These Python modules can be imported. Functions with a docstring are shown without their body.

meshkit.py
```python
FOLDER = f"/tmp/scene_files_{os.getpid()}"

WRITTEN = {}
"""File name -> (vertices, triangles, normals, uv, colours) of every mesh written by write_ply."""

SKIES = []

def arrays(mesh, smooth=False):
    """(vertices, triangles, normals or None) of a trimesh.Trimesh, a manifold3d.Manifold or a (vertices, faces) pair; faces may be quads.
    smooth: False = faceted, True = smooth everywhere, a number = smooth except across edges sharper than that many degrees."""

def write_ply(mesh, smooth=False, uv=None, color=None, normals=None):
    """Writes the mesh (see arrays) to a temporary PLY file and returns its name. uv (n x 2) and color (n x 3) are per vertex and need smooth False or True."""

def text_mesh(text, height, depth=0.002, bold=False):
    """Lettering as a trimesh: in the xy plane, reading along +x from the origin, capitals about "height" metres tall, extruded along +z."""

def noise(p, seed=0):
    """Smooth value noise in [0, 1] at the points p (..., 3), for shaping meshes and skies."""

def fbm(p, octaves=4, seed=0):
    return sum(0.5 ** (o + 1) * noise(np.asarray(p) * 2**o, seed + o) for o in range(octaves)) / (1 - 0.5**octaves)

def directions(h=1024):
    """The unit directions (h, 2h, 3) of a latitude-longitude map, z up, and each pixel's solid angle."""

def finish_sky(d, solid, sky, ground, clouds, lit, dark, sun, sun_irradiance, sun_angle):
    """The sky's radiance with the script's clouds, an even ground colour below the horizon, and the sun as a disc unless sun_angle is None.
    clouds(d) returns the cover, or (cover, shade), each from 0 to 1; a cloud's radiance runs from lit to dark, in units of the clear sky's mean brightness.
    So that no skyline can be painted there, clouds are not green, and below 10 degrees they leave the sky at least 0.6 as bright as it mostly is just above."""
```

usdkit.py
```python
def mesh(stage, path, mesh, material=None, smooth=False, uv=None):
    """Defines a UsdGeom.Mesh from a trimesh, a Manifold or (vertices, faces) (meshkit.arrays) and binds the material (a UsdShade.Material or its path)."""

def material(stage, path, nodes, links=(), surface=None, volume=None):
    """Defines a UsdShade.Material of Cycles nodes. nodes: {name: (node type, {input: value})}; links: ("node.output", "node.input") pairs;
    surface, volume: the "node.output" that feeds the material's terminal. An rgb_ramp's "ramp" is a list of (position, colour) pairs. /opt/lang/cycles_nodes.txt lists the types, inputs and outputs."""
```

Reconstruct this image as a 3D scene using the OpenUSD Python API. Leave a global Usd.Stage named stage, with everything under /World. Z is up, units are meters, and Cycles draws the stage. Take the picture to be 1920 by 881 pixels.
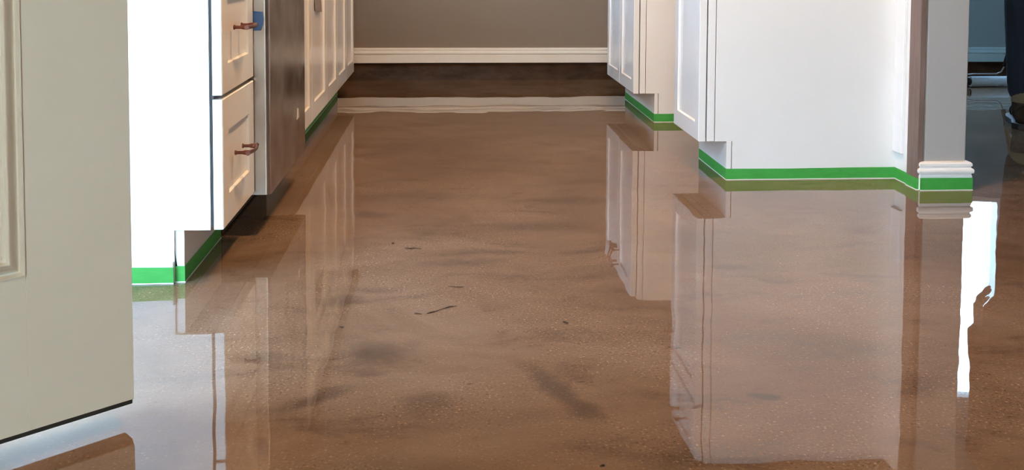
import math, random
import numpy as np, trimesh, manifold3d, usdkit, meshkit
from pxr import Usd, UsdGeom, UsdLux, UsdShade, Gf, Vt

random.seed(7)
stage = Usd.Stage.CreateInMemory()
UsdGeom.SetStageUpAxis(stage, UsdGeom.Tokens.z)
UsdGeom.SetStageMetersPerUnit(stage, 1.0)
UsdGeom.Xform.Define(stage, '/World')
UsdGeom.Scope.Define(stage, '/World/Looks')

# ------------------------------------------------------------------ camera
F_PX, PX, PY = 1850.0, 960.0, 20.7          # focal length and principal point in pixels of the 1920 x 881 frame
YAW, PITCH, ROLL, CAM_H = 0.06471, 0.05422, -0.0047, 0.665
cam = UsdGeom.Camera.Define(stage, '/World/camera')
cy, sy, cp, sp = math.cos(YAW), math.sin(YAW), math.cos(PITCH), math.sin(PITCH)
fw = np.array([sy * cp, cy * cp, -sp]); r0 = np.array([cy, -sy, 0.0]); d0 = np.cross(fw, r0)
rt = math.cos(ROLL) * r0 + math.sin(ROLL) * d0
dn = -math.sin(ROLL) * r0 + math.cos(ROLL) * d0
M = np.eye(4); M[0, :3] = rt; M[1, :3] = -dn; M[2, :3] = -fw; M[3, :3] = (0, 0, CAM_H)
cam.AddTransformOp().Set(Gf.Matrix4d(M.tolist()))
cam.CreateHorizontalApertureAttr(36.0)
cam.CreateVerticalApertureAttr(36.0 * 881 / 1920)
cam.CreateFocalLengthAttr(F_PX / 1920 * 36.0)
cam.CreateHorizontalApertureOffsetAttr((960 - PX) / 1920 * 36.0)
cam.CreateVerticalApertureOffsetAttr((PY - 440.5) / 1920 * 36.0)
cam.CreateClippingRangeAttr(Gf.Vec2f(0.05, 1000))
cam.CreateExposureAttr(0.0)

# ------------------------------------------------------------------ light of the sky (through the open door and the window)
sky = UsdLux.DomeLight.Define(stage, '/World/sky')
sky.CreateIntensityAttr(5.2)
sky.CreateColorAttr(Gf.Vec3f(0.51, 0.82, 1.19))

LAMP_POWER = 185.0
LAMP_COLOR = (1.0, 0.575, 0.255)

# ------------------------------------------------------------------ materials
def mat(name, nodes, links=(), surface='p.BSDF'):
    return usdkit.material(stage, '/World/Looks/' + name, nodes, links, surface=surface)

def plain(name, color, rough=0.5, **kw):
    return mat(name, {'p': ('principled_bsdf', {'base_color': color, 'roughness': rough, **kw})})

def mottled(name, c1, c2, scale, rough=0.5, bump=0.0, stretch=(1, 1, 1), detail=4, **kw):
    nodes = {'g': ('texture_coordinate', {}), 'm': ('mapping', {'scale': stretch}),
             'n': ('noise_texture', {'scale': scale, 'detail': detail, 'roughness': 0.6}),
             'r': ('rgb_ramp', {'ramp': [(0.3, c1), (0.7, c2)]}),
             'p': ('principled_bsdf', {'roughness': rough, **kw})}
    links = [('g.object', 'm.vector'), ('m.vector', 'n.vector'), ('n.fac', 'r.fac'), ('r.color', 'p.base_color')]
    if bump:
        nodes['b'] = ('bump', {'distance': bump, 'strength': 1.0})
        links += [('n.fac', 'b.height'), ('b.normal', 'p.normal')]
    return mat(name, nodes, links)

WHITE = mottled('cabinet_white', (0.81, 0.80, 0.77), (0.84, 0.83, 0.80), 3, 0.22)
TRIM = mottled('trim_white', (0.87, 0.855, 0.82), (0.89, 0.875, 0.84), 5, 0.35)
DOORP = mottled('door_cream', (0.69, 0.625, 0.52), (0.72, 0.655, 0.55), 6, 0.42)
DOORTAN = mottled('door_tan', (0.58, 0.46, 0.31), (0.64, 0.52, 0.36), 6, 0.45)
PAINT_SHADED = mottled('shaded_taupe_paint', (0.250, 0.190, 0.138), (0.270, 0.210, 0.155), 2, 0.8, bump=0.0006)  # taupe wall paint darkened and browned to stand in for dim lamp light
PAINT_BLUE_LIT = mottled('blue_lit_paint', (0.32, 0.42, 0.45), (0.34, 0.44, 0.47), 2, 0.8, bump=0.0006)  # wall paint tinted blue in place of the cool light beyond the partition
PAINT_LIT = mottled('lit_taupe_paint', (0.415, 0.395, 0.375), (0.435, 0.415, 0.395), 2, 0.8, bump=0.0006)  # taupe wall paint lightened, brighter light on the wall end put into the colour
BLUE_LIT_TRIM = mottled('blue_lit_trim', (0.52, 0.74, 0.80), (0.54, 0.76, 0.82), 5, 0.35)  # white trim tinted blue, cool light of the next room painted in
WARM_LIT_TRIM = mottled('warm_lit_trim', (0.83, 0.76, 0.66), (0.86, 0.79, 0.69), 5, 0.35)  # white trim warmed, orange lamp light put into its colour
PAINT = mottled('taupe_paint', (0.36, 0.335, 0.31), (0.39, 0.365, 0.34), 2, 0.8, bump=0.0006)
CEIL = mottled('ceiling_paint', (0.70, 0.69, 0.67), (0.74, 0.73, 0.71), 4, 0.9)
GREEN = mottled('green_tape', (0.045, 0.33, 0.05), (0.06, 0.39, 0.065), 25, 0.55, stretch=(1, 1, 3))
TAPE_EDGE = plain('tape_edge_film', (0.72, 0.74, 0.70), 0.3)
BLUE = mottled('blue_tape', (0.05, 0.13, 0.33), (0.07, 0.17, 0.40), 30, 0.6)
GREYTAG = mottled('grey_strip', (0.26, 0.22, 0.20), (0.32, 0.27, 0.25), 60, 0.6)
BRONZE = mottled('bronze', (0.16, 0.065, 0.055), (0.22, 0.09, 0.07), 60, 0.34, metallic=0.85)
STEEL = mat('stainless', {
    'g': ('texture_coordinate', {}),
    'n': ('noise_texture', {'scale': 5.0, 'detail': 2}),
    'r': ('map_range', {'from_min': 0.3, 'from_max': 0.7, 'to_min': 0.20, 'to_max': 0.32, 'clamp': True}),
    'c': ('rgb_ramp', {'ramp': [(0.36, (0.29, 0.23, 0.19)), (0.52, (0.40, 0.33, 0.28))]}),
    'p': ('principled_bsdf', {'metallic': 0.9})},
    [('g.object', 'n.vector'), ('n.fac', 'r.value'), ('n.fac', 'c.fac'), ('r.result', 'p.roughness'), ('c.color', 'p.base_color')])
BLACK = plain('black_plastic', (0.012, 0.012, 0.014), 0.4)
GAP_SHADE = plain('gap_shade_grey', (0.10, 0.115, 0.14), 0.6)  # blue-grey shade inside the cabinet gaps, given as a colour
WOOD = mottled('jamb_wood', (0.15, 0.095, 0.075), (0.23, 0.155, 0.125), 9, 0.6, bump=0.0004, stretch=(6, 6, 0.5))
STONE = mottled('counter_stone', (0.10, 0.07, 0.05), (0.22, 0.16, 0.12), 40, 0.25)
CURB = mottled('coated_concrete', (0.038, 0.020, 0.011), (0.080, 0.044, 0.026), 9, 0.35, bump=0.003, stretch=(1, 1, 2), specular_ior_level=0.1)
BLACKBIT = plain('dark_debris', (0.05, 0.034, 0.024), 0.9, specular_ior_level=0.05)
RUBBER = plain('rubber', (0.02, 0.019, 0.018), 0.6)
ROLLER = mottled('roller_nap', (0.52, 0.62, 0.70), (0.68, 0.78, 0.85), 220, 0.9, bump=0.002)
WIRE = plain('steel_wire', (0.6, 0.62, 0.64), 0.25, metallic=1.0)
POLEW = mottled('pole_wood', (0.25, 0.12, 0.07), (0.34, 0.18, 0.10), 20, 0.5, stretch=(1, 1, 1))
JEANS = mottled('dark_jeans', (0.006, 0.010, 0.020), (0.012, 0.019, 0.034), 120, 0.85)
SHIRT = mottled('dark_shirt', (0.012, 0.014, 0.02), (0.02, 0.024, 0.03), 60, 0.85)
BOOT = mottled('boot_leather', (0.030, 0.022, 0.016), (0.060, 0.042, 0.030), 40, 0.75, specular_ior_level=0.15)
SOCK = plain('sock_tan', (0.20, 0.15, 0.09), 0.9)
SKIN = mottled('skin', (0.46, 0.28, 0.20), (0.52, 0.33, 0.24), 20, 0.5)
HAIR = plain('hair_dark', (0.02, 0.015, 0.012), 0.6)
EYE = plain('eye_white', (0.7, 0.7, 0.68), 0.2)
GROUND = mottled('outside_paving', (0.34, 0.33, 0.31), (0.44, 0.43, 0.41), 2, 0.9)
LAMPGLASS = [mat('lamp_diffuser_%d' % i, {'e': ('emission', {'color': LAMP_COLOR, 'strength': LAMP_POWER * k})}, surface='e.emission') for i, k in enumerate((0.68, 1.85, 1.0))]
PANE, PANE_WARMED = [mat(nm, {'t': ('transparent_bsdf', {'color': tint}), 'g': ('glossy_bsdf', {'roughness': 0.0, 'color': (1, 1, 1)}),
                            'lw': ('layer_weight', {'blend': 0.5}), 'pw': ('math', {'math_type': 'power', 'value2': 4.0}), 'f': ('math', {'math_type': 'multiply_add', 'value2': 0.8, 'value3': 0.04}), 'x': ('mix_closure', {})},
           [('lw.facing', 'pw.value1'), ('pw.value', 'f.value1'), ('f.value', 'x.fac'), ('t.BSDF', 'x.closure1'), ('g.BSDF', 'x.closure2')], surface='x.closure')
    for nm, tint in (('window_glass', (0.97, 0.98, 0.98)), ('warm_tint_window_glass', (1.0, 0.92, 0.80)))]  # second glass has an added warm tint to make its daylight less blue

# dark blotches of the stained slab: centre x, y, half length, half width, turn in degrees, strength
STAINS = [(-0.112, 1.640, 0.075, 0.060, 20, 0.42), (-0.194, 1.473, 0.075, 0.024, 37, 0.48), (-0.035, 1.451, 0.05, 0.045, 0, 0.34), (0.165, 1.490, 0.125, 0.026, -64, 0.46), (0.205, 1.400, 0.05, 0.03, -60, 0.3),
          (-0.205, 1.891, 0.06, 0.038, 0, 0.36), (-0.074, 2.726, 0.20, 0.075, 0, 0.32), (-0.206, 2.537, 0.10, 0.045, 0, 0.30), (0.351, 2.658, 0.17, 0.065, 0, 0.26), (0.035, 2.123, 0.10, 0.032, 3, 0.28),
          (-0.317, 1.633, 0.055, 0.03, 0, 0.36), (0.485, 1.436, 0.030, 0.013, 0, 0.5), (0.211, 2.401, 0.18, 0.05, 0, 0.24), (-0.148, 1.949, 0.06, 0.030, 0, 0.28), (0.10, 2.20, 0.11, 0.03, -8, 0.30),
          (0.62, 2.05, 0.10, 0.05, 10, 0.22), (0.33, 2.05, 0.15, 0.06, 25, 0.2), (-0.05, 1.25, 0.2, 0.05, -6, 0.22), (0.36, 1.27, 0.12, 0.04, 6, 0.24), (0.70, 1.62, 0.09, 0.05, -20, 0.22)]
def floor_material():
    n = {'g': ('geometry', {}),
         # stain of the concrete: large clouds, medium blotches, dark trails
         'n1': ('noise_texture', {'scale': 1.7, 'detail': 6, 'roughness': 0.62, 'distortion': 0.6}),
         'r1': ('rgb_ramp', {'ramp': [(0.30, (0.113, 0.065, 0.037)), (0.5, (0.158, 0.099, 0.060)), (0.70, (0.205, 0.141, 0.097))]}),
         'm2': ('mapping', {'scale': (1.0, 1.9, 1.0), 'location': (3.1, 1.7, 0)}),
         'n2': ('noise_texture', {'scale': 5.0, 'detail': 5, 'roughness': 0.65, 'distortion': 0.4}),
         'r2': ('rgb_ramp', {'ramp': [(0.30, (0.70, 0.66, 0.64)), (0.44, (0.96, 0.95, 0.94)), (0.65, (1.06, 1.06, 1.07))]}),
         'x1': ('mix_color', {'blend_type': 'multiply', 'fac': 1.0, 'use_clamp': False}),
         # fine grit of the sand in the slab
         'n3': ('noise_texture', {'scale': 210.0, 'detail': 1, 'roughness': 0.6}),
         'r3': ('rgb_ramp', {'ramp': [(0.24, (0.40, 0.37, 0.34)), (0.36, (0.92, 0.92, 0.92)), (0.60, (1.05, 1.05, 1.05)), (0.67, (1.25, 1.25, 1.25)), (0.75, (2.3, 2.3, 2.25))]}),
         'x2': ('mix_color', {'blend_type': 'multiply', 'fac': 0.8, 'use_clamp': False}),
         'm4': ('mapping', {'scale': (1.0, 2.2, 1.0), 'location': (7.3, 2.2, 0)}),
         'n4': ('noise_texture', {'scale': 11.0, 'detail': 4, 'roughness': 0.7}),
         'r4': ('rgb_ramp', {'ramp': [(0.27, (0.38, 0.34, 0.31)), (0.33, (1, 1, 1))]}),
         'x3': ('mix_color', {'blend_type': 'multiply', 'fac': 1.0, 'use_clamp': False}),
         # waves of the poured clear coat
         'w1': ('noise_texture', {'scale': 2.6, 'detail': 1, 'roughness': 0.4}),
         'b1': ('bump', {'distance': 0.00085, 'strength': 1.0}),
         'w2': ('noise_texture', {'scale': 7.5, 'detail': 1, 'roughness': 0.5}),
         'b2': ('bump', {'distance': 0.00042, 'strength': 1.0}),
         'p': ('principled_bsdf', {'roughness': 0.8, 'specular_ior_level': 0.0, 'coat_weight': 1.0, 'coat_roughness': 0.012, 'coat_ior': 1.62})}
    l = [('g.position', 'n1.vector'), ('n1.fac', 'r1.fac'), ('g.position', 'm2.vector'), ('m2.vector', 'n2.vector'), ('n2.fac', 'r2.fac'),
         ('r1.color', 'x1.a'), ('r2.color', 'x1.b'), ('g.position', 'n3.vector'), ('n3.fac', 'r3.fac'), ('x1.result', 'x2.a'), ('r3.color', 'x2.b'),
         ('g.position', 'm4.vector'), ('m4.vector', 'n4.vector'), ('n4.fac', 'r4.fac'), ('x2.result', 'x3.a'), ('r4.color', 'x3.b'), ('x3.result', 'p.base_color'),
         ('g.position', 'w1.vector'), ('w1.fac', 'b1.height'), ('g.position', 'w2.vector'), ('w2.fac', 'b2.height'), ('b1.normal', 'b2.normal'), ('b2.normal', 'p.coat_normal')]
    n.update({'dn': ('noise_texture', {'scale': 16.0, 'detail': 3}), 'dv': ('vector_math', {'math_type': 'subtract', 'vector2': (0.5, 0.5, 0.5)}), 'ds': ('vector_math', {'math_type': 'multiply', 'vector2': (0.05, 0.05, 0.0)}), 'da': ('vector_math', {'math_type': 'add'})})
    l += [('g.position', 'dn.vector'), ('dn.color', 'dv.vector1'), ('dv.vector', 'ds.vector1'), ('ds.vector', 'da.vector1'), ('g.position', 'da.vector2')]
    last = None
    for i, (x, y, a, b, t, k) in enumerate(STAINS):
        n[f's{i}'] = ('mapping', {'mapping_type': 'texture', 'location': (x, y, 0), 'rotation': (0, 0, math.radians(t)), 'scale': (a, b, 1.0)})
        n[f't{i}'] = ('vector_math', {'math_type': 'length'})
        n[f'u{i}'] = ('map_range', {'range_type': 'smoothstep', 'from_min': 0.15, 'from_max': 1.25, 'to_min': 1 - k, 'to_max': 1.0, 'clamp': True})
        l += [('da.vector', f's{i}.vector'), (f's{i}.vector', f't{i}.vector1'), (f't{i}.value', f'u{i}.value')]
        if last is None: last = f'u{i}.result'
        else:
            n[f'v{i}'] = ('math', {'math_type': 'multiply'})
            l += [(last, f'v{i}.value1'), (f'u{i}.result', f'v{i}.value2')]; last = f'v{i}.value'
    n['st'] = ('mix_color', {'blend_type': 'mix', 'a': (0.10, 0.085, 0.07), 'b': (1, 1, 1), 'use_clamp': False})
    n['x4'] = ('mix_color', {'blend_type': 'multiply', 'fac': 1.0, 'use_clamp': False})
    l = [q for q in l if q != ('x3.result', 'p.base_color')] + [(last, 'st.fac'), ('x3.result', 'x4.a'), ('st.result', 'x4.b'), ('x4.result', 'p.base_color')]
    # patchy grit
    n['gn'] = ('noise_texture', {'scale': 3.3, 'detail': 3})
    n['gm'] = ('map_range', {'from_min': 0.42, 'from_max': 0.60, 'to_min': 0.25, 'to_max': 1.0, 'clamp': True})
    l += [('g.position', 'gn.vector'), ('gn.fac', 'gm.value'), ('gm.result', 'x2.fac')]
    return mat('stained_epoxy_floor', n, l)
FLOOR = floor_material()

# ------------------------------------------------------------------ helpers
used = {}
def numbered(path):
    k = used.get(path, 0); used[path] = k + 1
    return path if k == 0 else f'{path}_{k:03d}'

def tag(prim, label=None, cat=None, group=None, kind=None):
    for k, v in (('label', label), ('category', cat), ('group', group), ('kind', kind)):
        if v: prim.SetCustomDataByKey(k, v)

class Thing:
    def __init__(self, name, label, cat, base, group=None, kind=None):
        self.path = numbered('/World/' + name); self.base = np.asarray(base, float)
        x = UsdGeom.Xform.Define(stage, self.path); x.AddTranslateOp().Set(Gf.Vec3d(*map(float, base)))
        tag(x.GetPrim(), label, cat, group, kind)
    def part(self, name, mesh, material, parent=None, smooth=30, label=None, kind=None):
        v, f = arr(mesh)
        p = numbered((parent or self.path) + '/' + name)
        m = usdkit.mesh(stage, p, (v - self.base, f), material, smooth=smooth)
        tag(m.GetPrim(), label, None, None, kind)
        return p

def single(name, mesh, material, label, cat, group=None, kind=None, smooth=30):
    v, f = arr(mesh)
    p = numbered('/World/' + name)
    base = np.array([(v[:, 0].min() + v[:, 0].max()) / 2, (v[:, 1].min() + v[:, 1].max()) / 2, v[:, 2].min()])
    m = usdkit.mesh(stage, p, (v - base, f), material, smooth=smooth)
    m.AddTranslateOp().Set(Gf.Vec3d(*map(float, base)))
    tag(m.GetPrim(), label, cat, group, kind)
    return p

def arr(mesh):
    if isinstance(mesh, tuple): return np.asarray(mesh[0], float), np.asarray(mesh[1])
    if isinstance(mesh, trimesh.Trimesh): return np.asarray(mesh.vertices, float), np.asarray(mesh.faces)
    if isinstance(mesh, list): return arr(trimesh.util.concatenate([trimesh.Trimesh(*arr(m), process=False) for m in mesh]))
    q = mesh.to_mesh(); return np.asarray(q.vert_properties)[:, :3].astype(float), np.asarray(q.tri_verts)

def box(x0, x1, y0, y1, z0, z1, c=0.0015):
    """A box with chamfered edges."""
    lo, hi = np.array([min(x0, x1), min(y0, y1), min(z0, z1)]), np.array([max(x0, x1), max(y0, y1), max(z0, z1)])
    c = min(c, (hi - lo).min() * 0.3)
    if c <= 0:
        return trimesh.creation.box(bounds=[lo, hi])
    pts = []
    for s in np.ndindex(2, 2, 2):
        corner = np.where(s, hi, lo); inw = np.where(s, -c, c)
        for k in range(3):
            q = corner + inw; q[k] = corner[k]; pts.append(q)
    return trimesh.Trimesh(*arr(manifold3d.Manifold.hull_points(np.array(pts))), process=False)

def slab_y(outline, y0, y1):
    """A flat board between y0 and y1 with the outline [(x, z)]."""
    import shapely.geometry as sg
    m = trimesh.creation.extrude_polygon(sg.Polygon(outline), y1 - y0, engine='earcut')
    v = m.vertices; q = trimesh.Trimesh(np.stack([v[:, 0], y0 + v[:, 2], v[:, 1]], 1), m.faces, process=False); q.fix_normals(); return q

def ring_front(w, h, rings, thick):
    """A cabinet front in local (u, v, depth): rings = [(left, right, bottom, top insets, depth)], joined outwards in; back at -thick. Returns verts, faces: the last ring stays open."""
    V = []; Fc = []
    allr = [(0, 0, 0, 0, -thick)] + rings
    for (l, r, b, t, d) in allr:
        V += [(l, b, d), (w - r, b, d), (w - r, h - t, d), (l, h - t, d)]
    for i in range(len(allr) - 1):
        for k in range(4):
            a, b_ = 4 * i + k, 4 * i + (k + 1) % 4
            c_, d_ = a + 4, b_ + 4
            Fc += [(a, b_, d_), (a, d_, c_)]
    Fc += [(0, 2, 1), (0, 3, 2)]
    return np.array(V, float), np.array(Fc)

def place(vf, origin, u, v, n):
    V, Fc = vf
    P = np.asarray(origin) + V[:, :1] * np.asarray(u) + V[:, 1:2] * np.asarray(v) + V[:, 2:3] * np.asarray(n)
    if np.dot(np.cross(u, v), n) < 0: Fc = Fc[:, ::-1]
    return P, Fc

def paneled(thing, name, origin, u, w, h, n, thick, rails, bevel=0.0035, depth=0.0065, label=None, material=None):
    """A door or drawer front with a recessed centre panel: a part, its centre_panel a sub-part."""
    material = material or WHITE
    l, r, b, t = rails; c = 0.0018; e = 0.0006
    rings = [(0, 0, 0, 0, -c), (c, c, c, c, 0), (l, r, b, t, 0), (l + e, r + e, b + e, t + e, -depth * 0.35),
             (l + bevel, r + bevel, b + bevel, t + bevel, -depth * 0.85), (l + bevel, r + bevel, b + bevel, t + bevel, -depth)]
    p = thing.part(name, place(ring_front(w, h, rings, thick), origin, u, (0, 0, 1), n), material, smooth=False, label=label)
    V = np.array([(l + bevel - .001, b + bevel - .001, -depth), (w - r - bevel + .001, b + bevel - .001, -depth), (w - r - bevel + .001, h - t - bevel + .001, -depth), (l + bevel - .001, h - t - bevel + .001, -depth)])
    V = np.vstack([V, V - [0, 0, min(0.006, thick - depth - 0.001)]])
    Fc = np.array([(0, 1, 2), (0, 2, 3), (4, 6, 5), (4, 7, 6)] + [x for k in range(4) for x in ((k, k + 4, (k + 1) % 4 + 4), (k, (k + 1) % 4 + 4, (k + 1) % 4))])
    thing.part('center_panel', place((V, Fc), origin, u, (0, 0, 1), n), material, parent=p, smooth=False)
    return p

def tube(pts, r, sides=12, caps=True):
    """A round bar through points, r a number or one radius per point."""
    pts = np.asarray(pts, float); rad = np.broadcast_to(r, len(pts))
    tang = np.gradient(pts, axis=0); tang /= np.linalg.norm(tang, axis=1)[:, None]
    up = np.array([0, 0, 1.0]) if abs(tang[0][2]) < 0.9 else np.array([1.0, 0, 0])
    V = []
    a = np.cross(tang[0], up); a /= np.linalg.norm(a)
    for p, t, q in zip(pts, tang, rad):
        a = a - t * (a @ t); a /= np.linalg.norm(a); b = np.cross(t, a)
        th = np.arange(sides) / sides * 2 * np.pi
        V.append(p + q * (np.cos(th)[:, None] * a + np.sin(th)[:, None] * b))
    n = len(pts); V = np.vstack(V + [pts[:1], pts[-1:]]); Fc = []
    for i in range(n - 1):
        for k in range(sides):
            a_, b_ = i * sides + k, i * sides + (k + 1) % sides
            Fc += [(a_, b_, b_ + sides), (a_, b_ + sides, a_ + sides)]
    for k in range(sides):
        Fc += [(n * sides, (k + 1) % sides, k), (n * sides + 1, (n - 1) * sides + k, (n - 1) * sides + (k + 1) % sides)]
    return V, np.array(Fc)

def extrude_profile(profile, path, closed_profile=True):
    """Sweeps a profile [(out, z)] along a horizontal polyline path [(x, y)], the profile's out on the right hand of the path, mitred."""
    path = np.asarray(path, float); prof = np.asarray(profile, float); n = len(path); V = []
    seg = np.diff(path, axis=0); seg /= np.linalg.norm(seg, axis=1)[:, None]
    nor = np.stack([seg[:, 1], -seg[:, 0]], 1)
    for i in range(n):
        if i == 0: m = nor[0]
        elif i == n - 1: m = nor[-1]
        else:
            m = nor[i - 1] + nor[i]; m = m / (m @ nor[i])
        for o, z in prof: V.append((*(path[i] + m * o), z))
    k = len(prof); Fc = []
    for i in range(n - 1):
        for j in range(k):
            a, b = i * k + j, i * k + (j + 1) % k
            Fc += [(a, b, b + k), (a, b + k, a + k)]
    import shapely.geometry as sg
    tri = trimesh.creation.triangulate_polygon(sg.Polygon(prof), engine='earcut')
    tv, tf = tri
    idx = [int(np.argmin(((prof - q) ** 2).sum(1))) for q in tv]
    for t in tf:
        Fc.append([idx[q] for q in t]); Fc.append([(n - 1) * k + idx[q] for q in t[::-1]])
    m = trimesh.Trimesh(np.array(V), np.array(Fc), process=False); m.fix_normals()
    return m

# ------------------------------------------------------------------ measured places (metres; x right, y away, z up)
XL, XR = -0.456, 0.748            # faces of the left and right cabinet fronts
YL = 2.02                          # camera-facing end of the left run
YR = 2.888                         # camera-facing end of the near right cabinet
YF = 3.929                         # camera-facing end of the far right cabinet
YB = 5.34                          # back wall
ZT, ZTR = 0.108, 0.117             # undersides of the fronts, left and right
XWL = -1.085                       # left wall
PX0, PX1, PY0 = 1.371, 1.497, 2.74 # partition wall: faces and near end
DOOR_Y0, DOOR_Y1, DOOR_H = 0.87, 1.71, 2.06
CEIL_Z, YFRONT, XWR = 2.46, -2.3, 4.3
WX0, WX1, WZ0, WZ1 = 2.30, 3.14, 0.68, 1.885

def structure(name, mesh, material, label, cat, smooth=False):
    return single(name, mesh, material, label, cat, kind='structure', smooth=smooth)

structure('ground', box(-14, 14, -12, 20, -0.30, -0.16, 0), GROUND, 'pale paving outside the open door', 'ground')
structure('floor', box(XWL - 0.12, XWR, YFRONT, YB, -0.15, 0, 0), FLOOR, 'glossy brown stained concrete floor under wet clear epoxy coating', 'floor')
structure('ceiling', box(XWL - 0.12, XWR + .12, YFRONT - .12, YB + .12, CEIL_Z, CEIL_Z + 0.1, 0), CEIL, 'plain pale ceiling above the kitchen', 'ceiling')
KY0, KY1, KZ0, KZ1 = 3.55, 4.75, 1.03, 1.88
structure('wall_left', [box(XWL - 0.12, XWL, YFRONT, DOOR_Y0, 0, CEIL_Z, 0), box(XWL - 0.12, XWL, DOOR_Y1, KY0, 0, CEIL_Z, 0), box(XWL - 0.12, XWL, KY1, YB, 0, CEIL_Z, 0), box(XWL - 0.12, XWL, KY0, KY1, 0, KZ0, 0), box(XWL - 0.12, XWL, KY0, KY1, KZ1, CEIL_Z, 0), box(XWL - 0.12, XWL, DOOR_Y0, DOOR_Y1, DOOR_H, CEIL_Z, 0)], PAINT,
          'taupe painted wall with the open outside doorway, behind the left cabinets', 'wall')
FX0, FX1, FZ0, FZ1 = -1.02, 0.32, 0.25, 2.25
structure('wall_front', [box(XWL - 0.12, FX0, YFRONT - 0.12, YFRONT, 0, CEIL_Z, 0), box(FX1, XWR + .12, YFRONT - 0.12, YFRONT, 0, CEIL_Z, 0), box(FX0, FX1, YFRONT - 0.12, YFRONT, 0, FZ0, 0), box(FX0, FX1, YFRONT - 0.12, YFRONT, FZ1, CEIL_Z, 0)], PAINT, 'taupe painted wall on the near side of the room', 'wall')
RY0, RY1, RZ0, RZ1 = 3.9, 4.45, 1.1, 1.75
structure('wall_right', [box(XWR, XWR + 0.12, YFRONT, RY0, 0, CEIL_Z, 0), box(XWR, XWR + 0.12, RY1, YB, 0, CEIL_Z, 0), box(XWR, XWR + 0.12, RY0, RY1, 0, RZ0, 0), box(XWR, XWR + 0.12, RY0, RY1, RZ1, CEIL_Z, 0)], PAINT, 'taupe painted wall at the far right of the next room', 'wall')
ST = 0.094
structure('wall_back', box(XWL - 0.12, PX0, YB, YB + 0.12, ST, CEIL_Z, 0), PAINT_SHADED, 'taupe wall at the end of the kitchen aisle, dim warm light in its colour', 'wall')
structure('wall_far', [box(PX0, WX0, YB, YB + 0.12, ST, CEIL_Z, 0), box(WX1, XWR + .12, YB, YB + 0.12, ST, CEIL_Z, 0), box(WX0, WX1, YB, YB + 0.12, ST, WZ0, 0), box(WX0, WX1, YB, YB + 0.12, WZ1, CEIL_Z, 0)], PAINT_BLUE_LIT,
          'dim wall with a window, blue light in its colour, behind the worker in the next room', 'wall')
structure('wall_partition', box(PX0, PX1, PY0, YB, 0, CEIL_Z, 0.004), PAINT_LIT, 'narrow grey end of the partition wall between kitchen and next room', 'wall')

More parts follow.
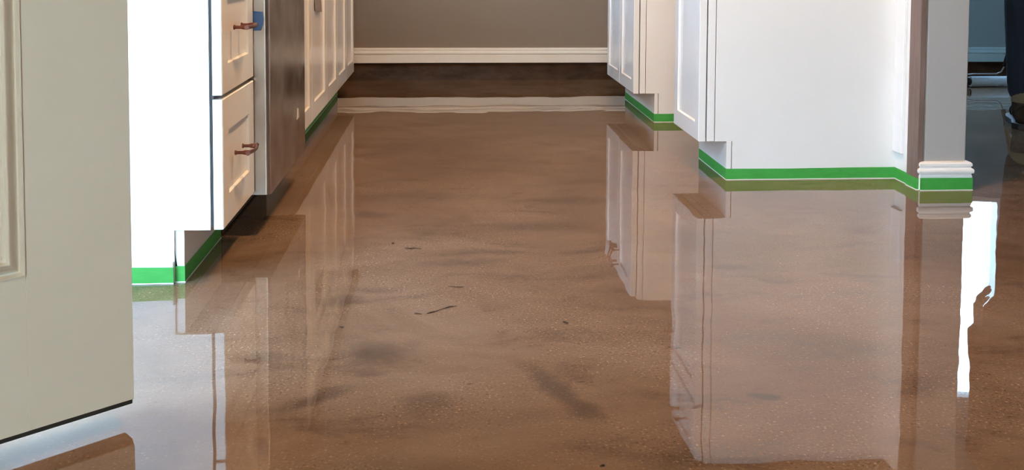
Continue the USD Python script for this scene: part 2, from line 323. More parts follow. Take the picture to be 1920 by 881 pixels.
# stem wall strip under the raised baseboard, slightly uneven
def curb(x0, x1, name, label):
    nx, nz = 90, 8
    V = []; Fc = []
    for i in range(nx + 1):
        for j in range(nz + 1):
            x, z = x0 + (x1 - x0) * i / nx, ST * j / nz
            o = 0.004 + 0.006 * (meshkit.noise(np.array([x * 9, z * 30, 3.3])) - 0.5) + 0.004 * (meshkit.noise(np.array([x * 31, z * 60, 1.3])) - 0.5)
            V.append((x, YB - max(o, 0.0005) - (0.004 * (1 - j / nz) ** 3) - (0.006 if j == nz else 0), z - (0.004 if j == nz else 0)))
    for i in range(nx):
        for j in range(nz):
            a = i * (nz + 1) + j
            Fc += [(a, a + nz + 2, a + 1), (a, a + nz + 1, a + nz + 2)]
    b0 = len(V)
    V += [(x0, YB + 0.1, 0), (x1, YB + 0.1, 0), (x1, YB + 0.1, ST), (x0, YB + 0.1, ST)]
    last = nx * (nz + 1)
    top = [i * (nz + 1) + nz for i in range(nx + 1)]
    for i in range(nx): Fc.append((top[i], top[i + 1], b0 + 3))
    Fc += [(top[-1], b0 + 2, b0 + 3), (b0, b0 + 2, b0 + 1), (b0, b0 + 3, b0 + 2)]
    structure(name, (np.array(V), np.array(Fc)), CURB, label, 'curb', smooth=40)
curb(XWL, PX0, 'trim_1', 'dark brown coated concrete curb under the raised baseboard at the aisle end')
curb(PX1, XWR, 'trim_2', 'dark concrete curb under the baseboard in the next room')

BASE_PROFILE = [(-0.002, 0.0), (0.013, 0.0), (0.013, 0.040), (0.0115, 0.043), (0.0115, 0.046), (0.0165, 0.048), (0.0175, 0.054), (0.0165, 0.059), (0.011, 0.063),
                (0.0105, 0.066), (0.0135, 0.068), (0.0135, 0.075), (0.010, 0.079), (0.004, 0.081), (-0.002, 0.081)]
def base_at(path, z):
    return extrude_profile([(o, q + z) for o, q in BASE_PROFILE], path)
structure('baseboard_back', base_at([(XWL, YB), (PX0, YB)], ST), WARM_LIT_TRIM, 'white stepped baseboard raised above the dark curb at the aisle end', 'baseboard', smooth=20)
structure('baseboard_right', base_at([(PX1, YB), (XWR, YB)], ST), BLUE_LIT_TRIM, 'white baseboard raised above the curb in the dim next room', 'baseboard', smooth=20)
structure('baseboard_partition', base_at([(PX0 - 0.002, PY0 + 0.02), (PX0 - 0.002, PY0), (PX1, PY0), (PX1, YB - 0.02)], 0.002), TRIM, 'white three-step baseboard wrapped around the grey partition wall end', 'baseboard', smooth=20)

def window(name, label, x0, x1, y0, y1, z0, z1, glass=PANE):
    t = Thing(name, label, 'window', ((x0 + x1) / 2, (y0 + y1) / 2, z0), kind='structure')
    t.part('frame', [box(x0, x1, y0, y1, z0, z0 + 0.035), box(x0, x1, y0, y1, z1 - 0.035, z1), box(x0, x0 + 0.035, y0, y1, z0 + .035, z1 - .035), box(x1 - 0.035, x1, y0, y1, z0 + .035, z1 - .035)], TRIM)
    t.part('pane', box(x0 + 0.034, x1 - 0.034, (y0 + y1) / 2, (y0 + y1) / 2 + 0.005, z0 + 0.034, z1 - 0.034, 0), glass)
window('window_1', 'bright window in the next room behind the worker, mirrored on the floor', WX0, WX1, YB - 0.01, YB + 0.1, WZ0, WZ1)
window('window_2', 'wide daylight window on the near side of the room', FX0, FX1, YFRONT - 0.1, YFRONT + 0.01, FZ0, FZ1, PANE_WARMED)
def side_window(name, label, x0, x1, y0, y1, z0, z1):
    t = Thing(name, label, 'window', ((x0 + x1) / 2, (y0 + y1) / 2, z0), kind='structure')
    t.part('frame', [box(x0, x1, y0, y1, z0, z0 + 0.035), box(x0, x1, y0, y1, z1 - 0.035, z1), box(x0, x1, y0, y0 + 0.035, z0 + .035, z1 - .035), box(x0, x1, y1 - 0.035, y1, z0 + .035, z1 - .035)], TRIM)
    t.part('pane', box((x0 + x1) / 2, (x0 + x1) / 2 + 0.005, y0 + 0.034, y1 - 0.034, z0 + 0.034, z1 - 0.034, 0), PANE)
side_window('window_3', 'kitchen window above the left countertop', XWL - 0.1, XWL + 0.01, KY0, KY1, KZ0, KZ1)
side_window('window_4', 'added side window of the next room, right of the worker', XWR - 0.01, XWR + 0.1, RY0, RY1, RZ0, RZ1)  # unseen window, added to bring blue sky light onto the far wall

# ------------------------------------------------------------------ the open door
A = np.array([-0.447, 1.409]); D = np.array([-0.76939, -0.63878]); LEAF_W, LEAF_Z0, LEAF_H, LEAF_T = 0.813, 0.033, 2.0, 0.044
NRM = np.array([-D[1], D[0]])                       # towards the camera side
if NRM @ (-A) < 0: NRM = -NRM
U3, N3 = np.array([*D, 0]), np.array([*NRM, 0])
leaf = Thing('door_1', 'cream open panelled door in the left foreground, standing ajar', 'door', (A[0], A[1], LEAF_Z0), kind='structure')
def on_leaf(V):
    V = np.asarray(V, float); return np.array([A[0], A[1], 0]) + V[:, :1] * U3 + V[:, 1:2] * np.array([0, 0, 1.0]) + V[:, 2:3] * N3
S0, S1 = 0.1415, LEAF_W - 0.1415
panels = [(0.2424, 0.93), (1.06, 1.90)]
def leaf_box(s0, s1, z0, z1, d0_, d1_, c=0.002):
    b = box(s0, s1, z0, z1, d0_, d1_, c); v, f = arr(b); v = on_leaf(v)
    m = trimesh.Trimesh(v, f, process=False); m.fix_normals(); return m
leaf.part('stile', leaf_box(0, S0, LEAF_Z0, LEAF_Z0 + LEAF_H, -LEAF_T, 0, 0.0006), DOORP)
leaf.part('stile', leaf_box(S1, LEAF_W, LEAF_Z0, LEAF_Z0 + LEAF_H, -LEAF_T, 0, 0.0006), DOORP)
for z0, z1 in ((LEAF_Z0, panels[0][0]), (panels[0][1], panels[1][0]), (panels[1][1], LEAF_Z0 + LEAF_H)):
    leaf.part('rail', leaf_box(S0 - 0.0005, S1 + 0.0005, z0, z1, -LEAF_T, 0, 0.0003), DOORP)
# moulding: fillet, groove, broad slope, inner bead  (inset, depth)
MOULD = [(0.0, 0.0), (0.0004, 0.0028), (0.0020, 0.0032), (0.0029, 0.0012), (0.0042, -0.0062), (0.0062, -0.0068), (0.0080, -0.0058), (0.0115, -0.0020), (0.0155, 0.0035), (0.0190, 0.0075), (0.0212, 0.0092), (0.0226, 0.0092),
         (0.0236, 0.0078), (0.0242, 0.0030), (0.0262, 0.0026), (0.0285, 0.0026), (0.0292, 0.0005), (0.0296, -0.0115)]
for z0, z1 in panels:
    V = []; Fc = []
    for i, d_ in MOULD: V += [(S0 + i, z0 + i, d_), (S1 - i, z0 + i, d_), (S1 - i, z1 - i, d_), (S0 + i, z1 - i, d_)]
    for i in range(len(MOULD) - 1):
        for k in range(4):
            a, b = 4 * i + k, 4 * i + (k + 1) % 4; Fc += [(a, b, b + 4), (a, b + 4, a + 4)]
    Fc = np.array(Fc); Vw = on_leaf(V)
    if np.cross(Vw[Fc[0][1]] - Vw[Fc[0][0]], Vw[Fc[0][2]] - Vw[Fc[0][0]]) @ N3 < 0: Fc = Fc[:, ::-1]
    p = leaf.part('panel', leaf_box(S0 + 0.0005, S1 - 0.0005, z0 + 0.0005, z1 - 0.0005, -LEAF_T + 0.008, -0.0105, 0.001), DOORTAN, label='tan inset panel')
    leaf.part('molding', (Vw, Fc), DOORP, parent=p, smooth=35)
leaf.part('door_sweep', leaf_box(0.001, LEAF_W, LEAF_Z0 - 0.007, LEAF_Z0 + 0.001, -0.030, -0.002, 0.001), RUBBER, label='thin black rubber sweep under the door')
for z in (0.25, 1.05, 1.85):
    c = np.array([A[0], A[1], 0]) + U3 * (LEAF_W + 0.003) - N3 * 0.004
    leaf.part('hinge', tube([c + [0, 0, z - 0.045], c + [0, 0, z + 0.045]], 0.006), BRONZE)
structure('trim_3', [box(XWL - 0.12, XWL, DOOR_Y0 - 0.0, DOOR_Y0 + 0.018, 0, DOOR_H), box(XWL - 0.12, XWL, DOOR_Y1 - 0.018, DOOR_Y1, 0, DOOR_H), box(XWL - 0.12, XWL, DOOR_Y0 + 0.018, DOOR_Y1 - 0.018, DOOR_H - 0.018, DOOR_H)], TRIM,
          'white jamb lining the open outside doorway', 'door frame')

# ------------------------------------------------------------------ left run
XLB = -1.075                        # backs of the left cabinets
XTL = -0.536                        # left toe kick face
def bar_pull(thing, y, z, parent, x=XL):
    """Bow handle with two posts 76 mm apart."""
    m = []
    for yy in (y, y + 0.076):
        m.append(tube([(x - 0.001, yy, z), (x + 0.002, yy, z), (x + 0.003, yy, z), (x + 0.014, yy, z), (x + 0.020, yy, z), (x + 0.0285, yy, z), (x + 0.031, yy, z)], [0.0052, 0.0052, 0.0036, 0.0036, 0.0050, 0.0056, 0.003]))
    pts = []
    for t in np.linspace(-0.17, 1.17, 19):
        pts.append((x + 0.029 + 0.007 * math.sin(math.pi * min(max(t, 0), 1)), y + 0.076 * t, z))
    rad = [0.0030 + 0.0016 * abs(math.cos(math.pi * (i / 18))) for i in range(19)]
    m.append(tube(pts, rad))
    thing.part('handle', m, BRONZE, parent=parent, smooth=50, label='dark bronze bow handle')

YD1 = 2.343
cab = Thing('drawer_cabinet', 'white drawer cabinet with bronze handles, its end panel blown out by daylight', 'cabinet', (-0.76, 2.18, 0))
cab.part('body', box(XLB, -0.484, YL + 0.006, YD1 - 0.001, ZT, 0.876), GAP_SHADE)
cab.part('end_panel', slab_y([(XLB, 0.0005), (-0.555, 0.0005), (-0.555, ZT), (-0.482, ZT), (-0.482, 0.876), (XLB, 0.876)], YL - 0.003, YL + 0.006), WHITE, smooth=False)
cab.part('shoe_strip', box(XLB, -0.5555, YL - 0.009, YL - 0.003, 0, 0.046, 0.002), WHITE)
cab.part('toe_kick', slab_y([(-0.5552, ZT), (-0.5552, 0.066), (-0.5505, 0.03), (-0.5505, 0.0005), (XTL, 0.0005), (XTL, ZT)], YL + 0.001, YD1 - 0.001), WHITE, smooth=False)
cab.part('gap_backing', box(-0.4825, -0.4755, YL + 0.004, YD1 - 0.01, ZT + 0.004, 0.87, 0), GAP_SHADE)  # added strip, coloured as the shade between end panel and drawers
for z0, z1, rails in ((ZT, 0.3745, (.052, .055, .063, .070)), (0.383, 0.650, (.052, .055, .060, .072)), (0.6585, 0.866, (.052, .055, .055, .055))):
    d = paneled(cab, 'drawer', (XL, YL, z0), (0, 1, 0), YD1 - 0.004 - YL, z1 - z0, (1, 0, 0), 0.020, rails, bevel=0.0025, depth=0.0065)
    bar_pull(cab, 2.135, {0: 0.2435, 1: 0.5135, 2: 0.76}[(z0 > .2) + (z0 > .6)], d)

DW0, DW1, XDW = 2.347, 2.925, -0.420
dw = Thing('dishwasher', 'brushed stainless steel dishwasher beside the drawer cabinet', 'dishwasher', (-0.75, 2.63, 0))
dw.part('tub', box(XLB, -0.470, DW0 + 0.004, DW1 - 0.004, 0.10, 0.866), BLACK)
# door: front sheet with rolled edges
prof = [(-0.470, 0)] ; rr_ = 0.012
def dw_door(z0, z1):
    pts = []
    for a in np.linspace(0, math.pi / 2, 7): pts.append((XDW - rr_ + rr_ * math.sin(a), DW0 + rr_ - rr_ * math.cos(a)))
    for a in np.linspace(0, math.pi / 2, 7): pts.append((XDW - rr_ + rr_ * math.cos(a), DW1 - rr_ + rr_ * math.sin(a)))
    pts += [(-0.470, DW1), (-0.470, DW0)]
    import shapely.geometry as sg
    m = trimesh.creation.extrude_polygon(sg.Polygon(pts), z1 - z0, engine='earcut'); m.apply_translation([0, 0, z0]); return m
dw.part('door', dw_door(0.100, 0.775), STEEL, smooth=40)
dw.part('control_panel', dw_door(0.779, 0.866), STEEL, smooth=40)
dw.part('toe_panel', box(-0.60, -0.535, DW0 + 0.003, DW1 - 0.003, 0.004, 0.099), BLACK, label='black toe panel under the dishwasher')
dw.part('handle', [tube([(XDW + 0.035, DW0 + 0.06, 0.735), (XDW + 0.035, DW1 - 0.06, 0.735)], 0.009), tube([(XDW - 0.001, DW0 + 0.09, 0.735), (XDW + 0.035, DW0 + 0.09, 0.735)], 0.006), tube([(XDW - 0.001, DW1 - 0.09, 0.735), (XDW + 0.035, DW1 - 0.09, 0.735)], 0.006)], STEEL, smooth=50)

def base_unit(name, label, y0, y1, doors, tall=0.866, dtop=0.700, left=True, base_top=0.876):
    """A run unit along the left wall: doors listed by their seams."""
    t = Thing(name, label, 'cabinet', ((XLB + XL) / 2, (y0 + y1) / 2, 0), group='white base cabinets along the left side')
    t.part('body', box(XLB, XL - 0.022, y0 + 0.0005, y1 - 0.0005, ZT, base_top), WHITE)
    t.part('toe_kick', box(XTL - 0.014, XTL, y0 + .0005, y1 - .0005, 0, ZT, 0.001), WHITE)
    for a, b in zip(doors[:-1], doors[1:]):
        paneled(t, 'door', (XL, a + 0.0015, ZT), (0, 1, 0), b - a - 0.003, dtop - ZT, (1, 0, 0), 0.020, (.055, .055, .060, .060))
        paneled(t, 'drawer', (XL, a + 0.0015, dtop + 0.006), (0, 1, 0), b - a - 0.003, tall - dtop - 0.006, (1, 0, 0), 0.020, (.04, .04, .04, .04))
    return t
base_unit('base_cabinet', 'white two-door base cabinet next to the dishwasher with a grey strip on it', 2.93, 3.738, (2.93, 3.334, 3.738))
base_unit('base_cabinet', 'white two-door base cabinet in the middle of the left run', 3.738, 4.458, (3.738, 4.098, 4.458))
base_unit('base_cabinet', 'narrow white one-door base cabinet at the far end of the left run', 4.458, 4.808, (4.458, 4.808))

single('countertop', box(XLB, -0.430, YL - 0.010, 4.82, 0.878, 0.908, 0.004), STONE, 'brown stone countertop over the left cabinets', 'countertop')

# tape bits
def strip(x, pts, t, name, material, label, cat):
    """A small flat piece on the plane x = const, outline pts [(y, z)]."""
    import shapely.geometry as sg
    m = trimesh.creation.extrude_polygon(sg.Polygon(pts), t, engine='earcut')
    v = m.vertices.copy(); m2 = trimesh.Trimesh(np.stack([x + v[:, 2], v[:, 0], v[:, 1]], 1), m.faces, process=False); m2.fix_normals()
    return single(name, m2, material, label, cat, smooth=False)
strip(XL + 0.0004, [(3.384, 0.565), (3.392, 0.52), (3.418, 0.479), (3.50, 0.474), (3.596, 0.465), (3.57, 0.51), (3.545, 0.565)], 0.0012, 'tape_strip', GREYTAG, 'grey tape strip hanging slanted on a left cabinet door', 'tape')
# blue painter's tape on the dishwasher's near corner, facing the camera
bt = trimesh.creation.extrude_polygon(__import__('shapely.geometry', fromlist=['Polygon']).Polygon([(-0.462, 0.490), (-0.4385, 0.491), (-0.4345, 0.503), (-0.4325, 0.518), (-0.435, 0.535), (-0.462, 0.537)]), 0.001, engine='earcut')
v = bt.vertices; bt = trimesh.Trimesh(np.stack([v[:, 0], DW0 - 0.0005 - v[:, 2], v[:, 1]], 1), bt.faces, process=False); bt.fix_normals()
single('painters_tape', bt, BLUE, 'torn piece of blue painter\'s tape on the dishwasher edge behind a drawer handle', 'tape', smooth=False)
strip(XDW + 0.0004, [(2.755, 0.212), (2.790, 0.214), (2.783, 0.238), (2.768, 0.243)], 0.0012, 'pale_patch', TAPE_EDGE, 'small pale patch low on the dishwasher door', 'pale_patch')  # small pale piece on the dishwasher front

# ------------------------------------------------------------------ right run
def pull_right(thing, y, z, parent, vertical=False):
    d = np.array([0, 0, 0.076]) if vertical else np.array([0, 0.076, 0]); o = np.array([XR, y, z]); m = []
    for q in (o, o + d):
        m.append(tube([q - [x, 0, 0] for x in (-0.001, 0.003, 0.014, 0.020, 0.0285, 0.031)], [0.0052, 0.0036, 0.0036, 0.0050, 0.0056, 0.003]))
    m.append(tube([o + d * t - [0.029 + 0.007 * math.sin(math.pi * min(max(t, 0), 1)), 0, 0] for t in np.linspace(-0.17, 1.17, 19)], [0.0030 + 0.0016 * abs(math.cos(math.pi * (i / 18))) for i in range(19)]))
    thing.part('handle', m, BRONZE, parent=parent, smooth=50, label='dark bronze bow handle')

def right_unit(name, label, y0, y1, doors, top, dtop, drawers, xback):
    t = Thing(name, label, 'cabinet', ((XR + xback) / 2, (y0 + y1) / 2, 0))
    t.part('body', box(XR + 0.052, xback, y0 + 0.006, y1, ZTR, top), WHITE)
    t.part('face_frame', box(XR + 0.026, XR + 0.0485, y0, y1, ZTR, top, 0.001), WHITE)
    t.part('gap_backing', box(XR + 0.0215, XR + 0.0262, y0 + 0.010, y1 - 0.01, ZTR + 0.01, top - 0.01, 0), GAP_SHADE)  # added dark strip standing in for shade behind the doors
    t.part('end_panel', slab_y([(XR + 0.0505, ZTR), (XR + 0.104, ZTR), (XR + 0.104, 0.0005), (xback, 0.0005), (xback, top), (XR + 0.0505, top)], y0 + 0.001, y0 + 0.007), WHITE, smooth=False)
    t.part('toe_kick', box(XR + 0.087, XR + 0.1015, y0, y1, 0, ZTR - 0.0005, 0.001), WHITE)
    for a, b in zip(doors[:-1], doors[1:]):
        dd = paneled(t, 'door', (XR, b - 0.0015, ZTR), (0, -1, 0), b - a - 0.003, dtop - ZTR, (-1, 0, 0), 0.0215, (.048, .042, .052, .055))
        pull_right(t, b - 0.024 if b < YF or a < 4 else a + 0.024, dtop - 0.12, dd, True)
        if drawers:
            dr = paneled(t, 'drawer', (XR, b - 0.0015, dtop + 0.006), (0, -1, 0), b - a - 0.003, top - 0.01 - dtop - 0.006, (-1, 0, 0), 0.0215, (.035, .035, .035, .035))
            pull_right(t, (a + b) / 2 - 0.038, (top + dtop) / 2, dr)
    return t
near = right_unit('end_cabinet', 'white cabinet with one narrow door and a broad plain end panel, at right', YR, 3.215, (YR, 3.212), 0.876, 0.690, True, 1.362)
near.part('scribe_molding', box(1.346, 1.3575, 2.832, YR + 0.0005, 0.085, 0.876, 0.0015), WHITE)
near.part('filler', box(1.357, 1.3705, 2.803, YR + 0.0005, 0, 0.876), WHITE)
far = right_unit('two_door_cabinet', 'lower white cabinet with two narrow doors, beyond the gap on the right', YF, 4.589, (YF, 4.255, 4.589), 0.735, 0.725, False, 1.365)
single('countertop', box(XR - 0.025, 1.369, YR - 0.012, 3.225, 0.878, 0.908, 0.004), STONE, 'brown stone countertop over the broad white end panel', 'countertop')
board = single('trim_board', box(1.3505, 1.3685, 2.737, 2.802, 0, 2.1, 0.0015), WOOD, 'tall brown bare wood board between white end panel and grey wall end', 'board')

# ------------------------------------------------------------------ green masking tape along the floor
def floor_tape(path, label, h=0.034, t=0.0009, z0=0.0025, edge=True):
    """Tape along a polyline [(x, y)], lying on its right-hand side, over a thin pale film lip."""
    path = np.asarray(path, float)
    mid = path.mean(0)
    th = Thing('masking_tape', label, 'tape', (mid[0], mid[1], 0), group='green masking tape along the foot of cabinets and walls')
    # lightly uneven top edge: subdivide the path
    P = [path[0]]
    for a, b in zip(path[:-1], path[1:]):
        k = max(1, int(np.linalg.norm(b - a) / 0.08))
        P += [a + (b - a) * (i + 1) / k for i in range(k)]
    P = np.array(P)
    m = extrude_profile([(0.0004, z0), (0.0004 + t, z0), (0.0004 + t, h), (0.0004, h)], P)
    v = m.vertices.copy(); k = v[:, 2] > h - 1e-6
    v[k, 2] += 0.0022 * (meshkit.noise(np.stack([v[k, 0] * 8, v[k, 1] * 8, v[k, 0] * 0], 1), 3) - 0.5)
    q = th.part('strip', trimesh.Trimesh(v, m.faces, process=False), GREEN, smooth=False)
    if edge:
        th.part('film_edge', extrude_profile([(0.0003, 0.0003), (0.0022, 0.0003), (0.0016, z0 - 0.0001), (0.0003, z0 - 0.0001)], P), TAPE_EDGE, smooth=False, label='pale film lip below the tape')
    return th
floor_tape([(XLB, YL - 0.009), (-0.5555, YL - 0.009)], 'bright green masking tape along the sunlit left end panel')
floor_tape([(-0.5545, YL - 0.0005), (XTL, YL - 0.0005), (XTL, YD1 - 0.004)], 'green masking tape around the toe kick corner of the drawer cabinet')
floor_tape([(XTL, 2.935), (XTL, 4.800)], 'long dark green masking tape under the left cabinet doors')
floor_tape([(XR + 0.087, 4.585), (XR + 0.087, YF + 0.0005)], 'green masking tape under the two-door cabinet on the right')
floor_tape([(XR + 0.0865, YF), (1.36, YF)], 'short green masking tape across the end of the two-door cabinet')
floor_tape([(XR + 0.087, 3.21), (XR + 0.087, YR + 0.0005)], 'green masking tape on the toe kick of the broad white end cabinet')
floor_tape([(XR + 0.0865, YR), (1.3555, YR), (1.3555, 2.806)], 'long green masking tape along the foot of the broad white end panel')
floor_tape([(1.3505, 2.802), (1.3505, 2.737), (1.3575, 2.737)], 'green masking tape around the foot of the brown board')
floor_tape([(PX0 - 0.0155, PY0 - 0.0135), (PX1 + 0.0135, PY0 - 0.0135), (PX1 + 0.0135, PY0 + 0.5)], 'green masking tape on the baseboard of the grey wall end', h=0.037)

# ------------------------------------------------------------------ bits of debris caught in the wet coat
def debris(name, pts, rad, label, cat, material=None):
    rad = [0.8 * r for r in rad]
    pts = np.array([(x, y, 0.0008 + r) for (x, y), r in zip(pts, rad)])
    v, f = tube(pts, np.array(rad), 8); v[:, 2] = np.maximum(v[:, 2] * 0.7, 0.0004)
    single(name, (v, f), material or BLACKBIT, label, cat, group='bits of debris in the floor coating', smooth=50)
debris('bristle', [(-0.039, 1.815), (-0.031, 1.819), (-0.022, 1.826), (-0.010, 1.838), (0.002, 1.846), (0.017, 1.852)], [0.0007, 0.0022, 0.0010, 0.0008, 0.0020, 0.0006], 'long dark bristle lying in the coating at the middle of the floor', 'bristle')
debris('bristle', [(0.000, 1.966), (0.012, 1.962), (0.026, 1.958), (0.032, 1.962)], [0.0005, 0.0010, 0.0017, 0.0006], 'short thin bristle in the coating just beyond the long one', 'bristle')
debris('wood_chip', [(-0.098, 2.234), (-0.086, 2.228), (-0.076, 2.232), (-0.060, 2.226)], [0.0007, 0.0026, 0.0015, 0.0006], 'dark splinter in the coating far up the aisle floor', 'chip')
debris('wood_chip', [(-0.130, 2.268), (-0.127, 2.272), (-0.124, 2.271)], [0.0014, 0.0028, 0.0012], 'tiny black chip left of the dark splinter', 'chip')
debris('wood_chip', [(0.210, 1.762), (0.214, 1.756), (0.219, 1.752)], [0.0008, 0.0026, 0.0012], 'small dark chip in the coating, right of the long bristle', 'chip')
debris('wood_chip', [(-0.062, 1.818), (-0.056, 1.815), (-0.048, 1.813)], [0.0007, 0.0016, 0.0007], 'small dark sliver beside the left tip of the long bristle', 'chip')
debris('wood_chip', [(0.199, 1.247), (0.203, 1.249), (0.206, 1.248)], [0.0008, 0.0020, 0.0010], 'black chip at the bottom of the picture, right of middle', 'chip')
debris('wood_chip', [(-0.195, 1.757), (-0.190, 1.754), (-0.186, 1.755)], [0.0008, 0.0018, 0.0008], 'small black chip on the grey part of the floor left of middle', 'chip')

# ------------------------------------------------------------------ ceiling lamps of the kitchen (above the frame)
def downlight(x, y, glass, label):
    t = Thing('ceiling_light', label, 'lamp', (x, y, CEIL_Z - 0.03), group='round ceiling lamps along the kitchen aisle')
    ring = trimesh.creation.annulus(0.125, 0.15, 0.028, sections=40); ring.apply_translation([x, y, CEIL_Z - 0.0145]); t.part('rim', ring, TRIM)
    disc = trimesh.creation.cylinder(0.124, 0.012, sections=40); disc.apply_translation([x, y, CEIL_Z - 0.012]); t.part('diffuser', disc, glass)
downlight(0.22, 3.6, LAMPGLASS[0], 'round warm ceiling lamp between the far cabinets')
downlight(0.38, 2.2, LAMPGLASS[1], 'round warm ceiling lamp beside the drawer cabinet')
downlight(-0.1, -0.9, LAMPGLASS[2], 'round warm ceiling lamp nearest the wide daylight window')

# ------------------------------------------------------------------ worker with roller in the next room
def chain(joints, refine=0.014, iters=12):
    """Hulls of spheres along bones [(p, r, q, s)], united and smoothed."""
    parts = []
    for p, r, q, s in joints:
        a = manifold3d.Manifold.sphere(r, 20).translate(tuple(map(float, p))); b = manifold3d.Manifold.sphere(s, 20).translate(tuple(map(float, q)))
        parts.append(manifold3d.Manifold.batch_hull([a, b]))
    u = manifold3d.Manifold.batch_boolean(parts, manifold3d.OpType.Add)
    m = trimesh.Trimesh(*arr(u.refine_to_length(refine)), process=False)
    if iters: trimesh.smoothing.filter_taubin(m, iterations=iters)
    return m
PB = np.array([2.425, 3.80, 0.0])
def W(x, y, z): return PB + np.array([x, y, z])
# joints, the worker faces away from the camera (+y)
hipL, hipR, kneeL, kneeR, ankL, ankR = W(-.090, .00, .90), W(.090, .02, .90), W(-.105, .025, .49), W(.11, .06, .49), W(-.120, -.02, .10), W(.125, .03, .10)
pel, waist, chest, neck = W(0, .0, .93), W(0, .02, 1.08), W(0, .07, 1.28), W(0, .11, 1.47)
shL, shR = W(-.175, .09, 1.385), W(.175, .10, 1.385)
elL, haL = W(-.215, .03, 1.10), W(-.225, .09, .855)
elR, haR = W(.245, .16, 1.12), W(.215, .36, .985)
head = W(0, .15, 1.60)
pr = Thing('person', 'person in dark jeans and brown boots standing at the right edge with a floor roller', 'person', PB)
def finger(base, dirs, r, seg):
    out = []; p = np.array(base, float)
    for d_, L in zip(dirs, seg):
        q = p + np.array(d_) / np.linalg.norm(d_) * L; out.append((p, r, q, r * 0.9)); p = q; r *= 0.9
    return out
def hand(wrist, down, out, fwd, curl):
    """Bones of a hand: down = along the fingers, out = across the knuckles towards the index side, fwd = palm normal (fingers curl to it)."""
    down, out, fwd = (np.array(v_, float) / np.linalg.norm(v_) for v_ in (down, out, fwd)); b = []
    for k in range(4):
        o = (k - 1.5) * 0.021
        kn = wrist + down * (0.088 - 0.006 * abs(k - 1.2)) + out * -o
        b.append((wrist + down * 0.015 - out * o * 0.6, 0.015, kn, 0.0115))
        L = (0.040, 0.045, 0.042, 0.032)[k]
        ds = [down * math.cos(c_) + fwd * math.sin(c_) for c_ in (curl, curl * 2.1, curl * 3.0)]
        b += finger(kn, ds, 0.0092, (L, L * .62, L * .5))
    tb = wrist + down * 0.03 + out * 0.028
    b += [(wrist + down * 0.012 + out * .01, 0.014, tb, 0.012)] + finger(tb, (down * .7 + out * .6 + fwd * .35, down * .8 + fwd * .6 + out * .1), 0.0105, (0.038, 0.030))
    return b
bones = [(pel, .12, waist, .115), (waist, .115, chest, .13), (hipL, .09, pel, .10), (hipR, .09, pel, .10), (hipL, .088, kneeL, .056), (kneeL, .056, ankL, .040), (hipR, .088, kneeR, .056), (kneeR, .056, ankR, .040),
         (ankL, .040, ankL + [.045, .09, -.055], .030), (ankR, .040, ankR + [.04, .09, -.055], .030),
         (chest, .12, shL, .058), (chest, .12, shR, .058), (chest + [0, .02, .08], .09, neck, .058), (neck, .056, head + [0, -.01, -.05], .060),
         (shL, .056, elL, .042), (elL, .041, haL, .028), (shR, .056, elR, .042), (elR, .041, haR, .028)]
bones += [(head + [0, -.015, .045], .088, head + [0, .01, .02], .086), (head + [0, .01, .02], .08, head + [0, .045, -.065], .050), (head + [0, .03, .01], .07, head + [0, .06, -.02], .045),
          (head + [0, .09, .012], .010, head + [0, .112, -.022], .014), (head + [-.012, .095, -.028], .011, head + [.012, .095, -.028], .011),
          (head + [-.020, .086, -.058], .010, head + [.020, .086, -.058], .010), (head + [-.083, .0, .01], .018, head + [-.085, -.005, -.03], .012), (head + [.083, .0, .01], .018, head + [.085, -.005, -.03], .012)]
bones += hand(haL, (0.02, .10, -1), (0.25, 1, 0.1), (1, -.2, 0), 0.30)
pole_dir = np.array([2.875, 4.90, 0.13]) - haR; pole_dir /= np.linalg.norm(pole_dir)
bones += hand(haR + [0, -.01, .012], (0.55, .6, -.35), (0.1, .3, .75), (-.45, .3, -.55), 0.75)
pr.part('body', chain(bones, 0.010, 8), SKIN, smooth=60)
tr_b = [(hipL, .106, hipR, .106), (hipL + [0, 0, .06], .112, hipR + [0, 0, .06], .112), (hipL, .105, kneeL, .080), (kneeL, .080, ankL + [0, .0, .055], .068), (hipR, .105, kneeR, .080), (kneeR, .080, ankR + [0, 0, .055], .068)]
pr.part('jeans', chain(tr_b, 0.016, 8), JEANS, smooth=60, label='dark blue jeans')
sh_b = [(pel + [-.115, 0, -.13], .128, pel + [.115, 0, -.13], .128), (pel + [-.115, 0, -.13], .128, waist + [-.095, 0, 0], .130), (pel + [.115, 0, -.13], .128, waist + [.095, 0, 0], .130),
        (pel, .14, waist, .148), (waist, .148, chest, .150), (waist + [-.095, 0, .0], .130, chest + [-.085, 0, 0], .130), (waist + [.095, 0, .0], .130, chest + [.085, 0, 0], .130), (chest, .145, shL, .076), (chest, .145, shR, .076),
        (chest + [0, .02, .08], .108, neck + [0, -.01, -.03], .070), (shL, .074, elL, .060), (elL, .059, haL * .9 + elL * .1, .044), (shR, .074, elR, .060), (elR, .059, haR * .85 + elR * .15, .042)]
pr.part('shirt', chain(sh_b, 0.016, 8), SHIRT, smooth=60, label='dark long-sleeved shirt')
hair = chain([(head + [0, -.025, .055], .094, head + [0, -.02, .0], .092), (head + [0, .02, .075], .078, head + [0, -.03, .05], .09)], 0.012, 6)
pr.part('hair', hair, HAIR, smooth=60)
for s in (-1, 1):
    e = trimesh.creation.icosphere(2, 0.0125); e.apply_translation(head + [s * .031, .083, .012]); pr.part('eye', e, EYE, smooth=60)
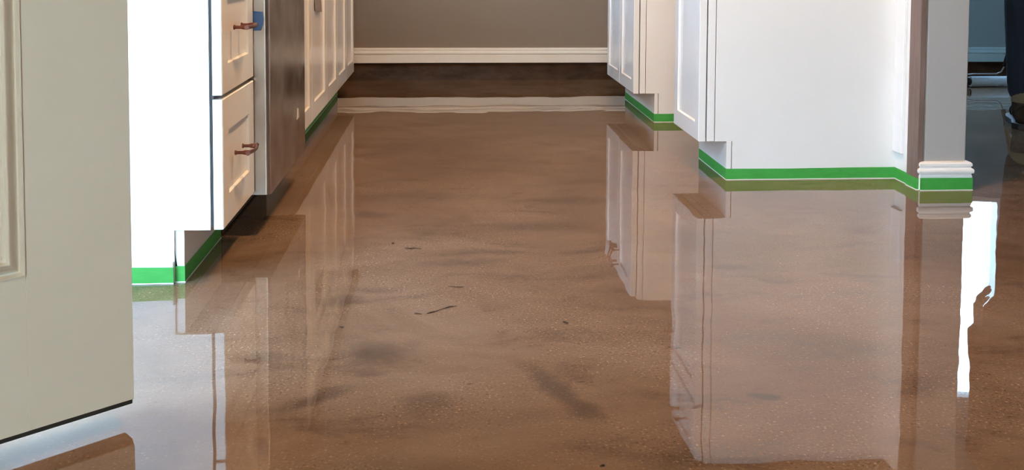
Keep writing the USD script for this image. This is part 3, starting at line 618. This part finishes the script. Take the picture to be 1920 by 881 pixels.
for an, yaw in ((ankL, -0.46), (ankR, -0.40)):
    c_, s_ = math.cos(yaw), math.sin(yaw)
    def B(x, y, z): return np.array([an[0] + x * c_ - y * s_, an[1] + x * s_ + y * c_, z])
    up = chain([(B(0, -.055, .050), .042, B(0, .06, .050), .042), (B(0, .06, .045), .042, B(-.005, .185, .040), .034), (B(0.008, .17, .038), .034, B(-.012, .17, .038), .034), (B(0, -.015, .06), .050, B(0, -.01, .125), .053)], 0.010, 8)
    bo = pr.part('boot', up, BOOT, smooth=60, label='scuffed dark brown work boot')
    import shapely.geometry as sg
    out = [(-.047, -.07), (-.03, -.105), (.03, -.105), (.047, -.07), (.042, .02), (.054, .12), (.046, .19), (.012, .225), (-.022, .222), (-.052, .18), (-.056, .11), (-.043, .02)]
    pg = sg.Polygon([tuple(B(x, y, 0)[:2]) for x, y in out]).buffer(0.006)
    so = trimesh.creation.extrude_polygon(pg, 0.022, engine='earcut'); so.apply_translation([0, 0, 0.0008])
    pr.part('sole', so, RUBBER, parent=bo, smooth=30)
    pr.part('sock', tube([B(0, -.012, .10), B(0, -.012, .18)], .054, 20), SOCK, smooth=50)

# roller: cover on a bent wire frame, ferrule and long wooden pole
RX0, RX1, RY, RR = 2.724, 2.929, 4.97, 0.0275
rl = Thing('floor_roller', 'pale blue nap paint roller on a wire frame with a long wooden pole', 'paint roller', ((RX0 + RX1) / 2, RY, 0))
cov = trimesh.creation.cylinder(RR, RX1 - RX0, sections=40)
cov.apply_transform(trimesh.transformations.rotation_matrix(math.pi / 2, [0, 1, 0])); cov.apply_translation([(RX0 + RX1) / 2, RY, RR + 0.001])
rl.part('roller_cover', cov, ROLLER, smooth=40)
for x in (RX0 - 0.003, RX1 + 0.003):
    cap = trimesh.creation.cylinder(RR * 0.72, 0.008, sections=28); cap.apply_transform(trimesh.transformations.rotation_matrix(math.pi / 2, [0, 1, 0])); cap.apply_translation([x, RY, RR + 0.001]); rl.part('end_cap', cap, BLACK)
grip0 = np.array([2.885, RY - 0.05, 0.125])
rl.part('frame', tube([(RX0 - 0.007, RY, RR), (RX0 - 0.022, RY, RR + .002), (RX0 - 0.024, RY - .004, RR + .02), (RX0 - 0.018, RY - .008, 0.066), (RX0 + 0.02, RY - .010, 0.070), (2.860, RY - .014, 0.071), (2.880, RY - .022, 0.082), tuple(grip0)], 0.0035), WIRE, smooth=50)
top = haR + (haR - grip0) / np.linalg.norm(haR - grip0) * 0.25
pd = (top - grip0) / np.linalg.norm(top - grip0)
fr = rl.part('ferrule', tube([grip0 - pd * .01, grip0 + pd * 0.09], 0.0125), BLACK, smooth=50)
rl.part('pole', tube([grip0 + pd * 0.08, (grip0 + top) / 2, top], 0.0120), POLEW, smooth=50)
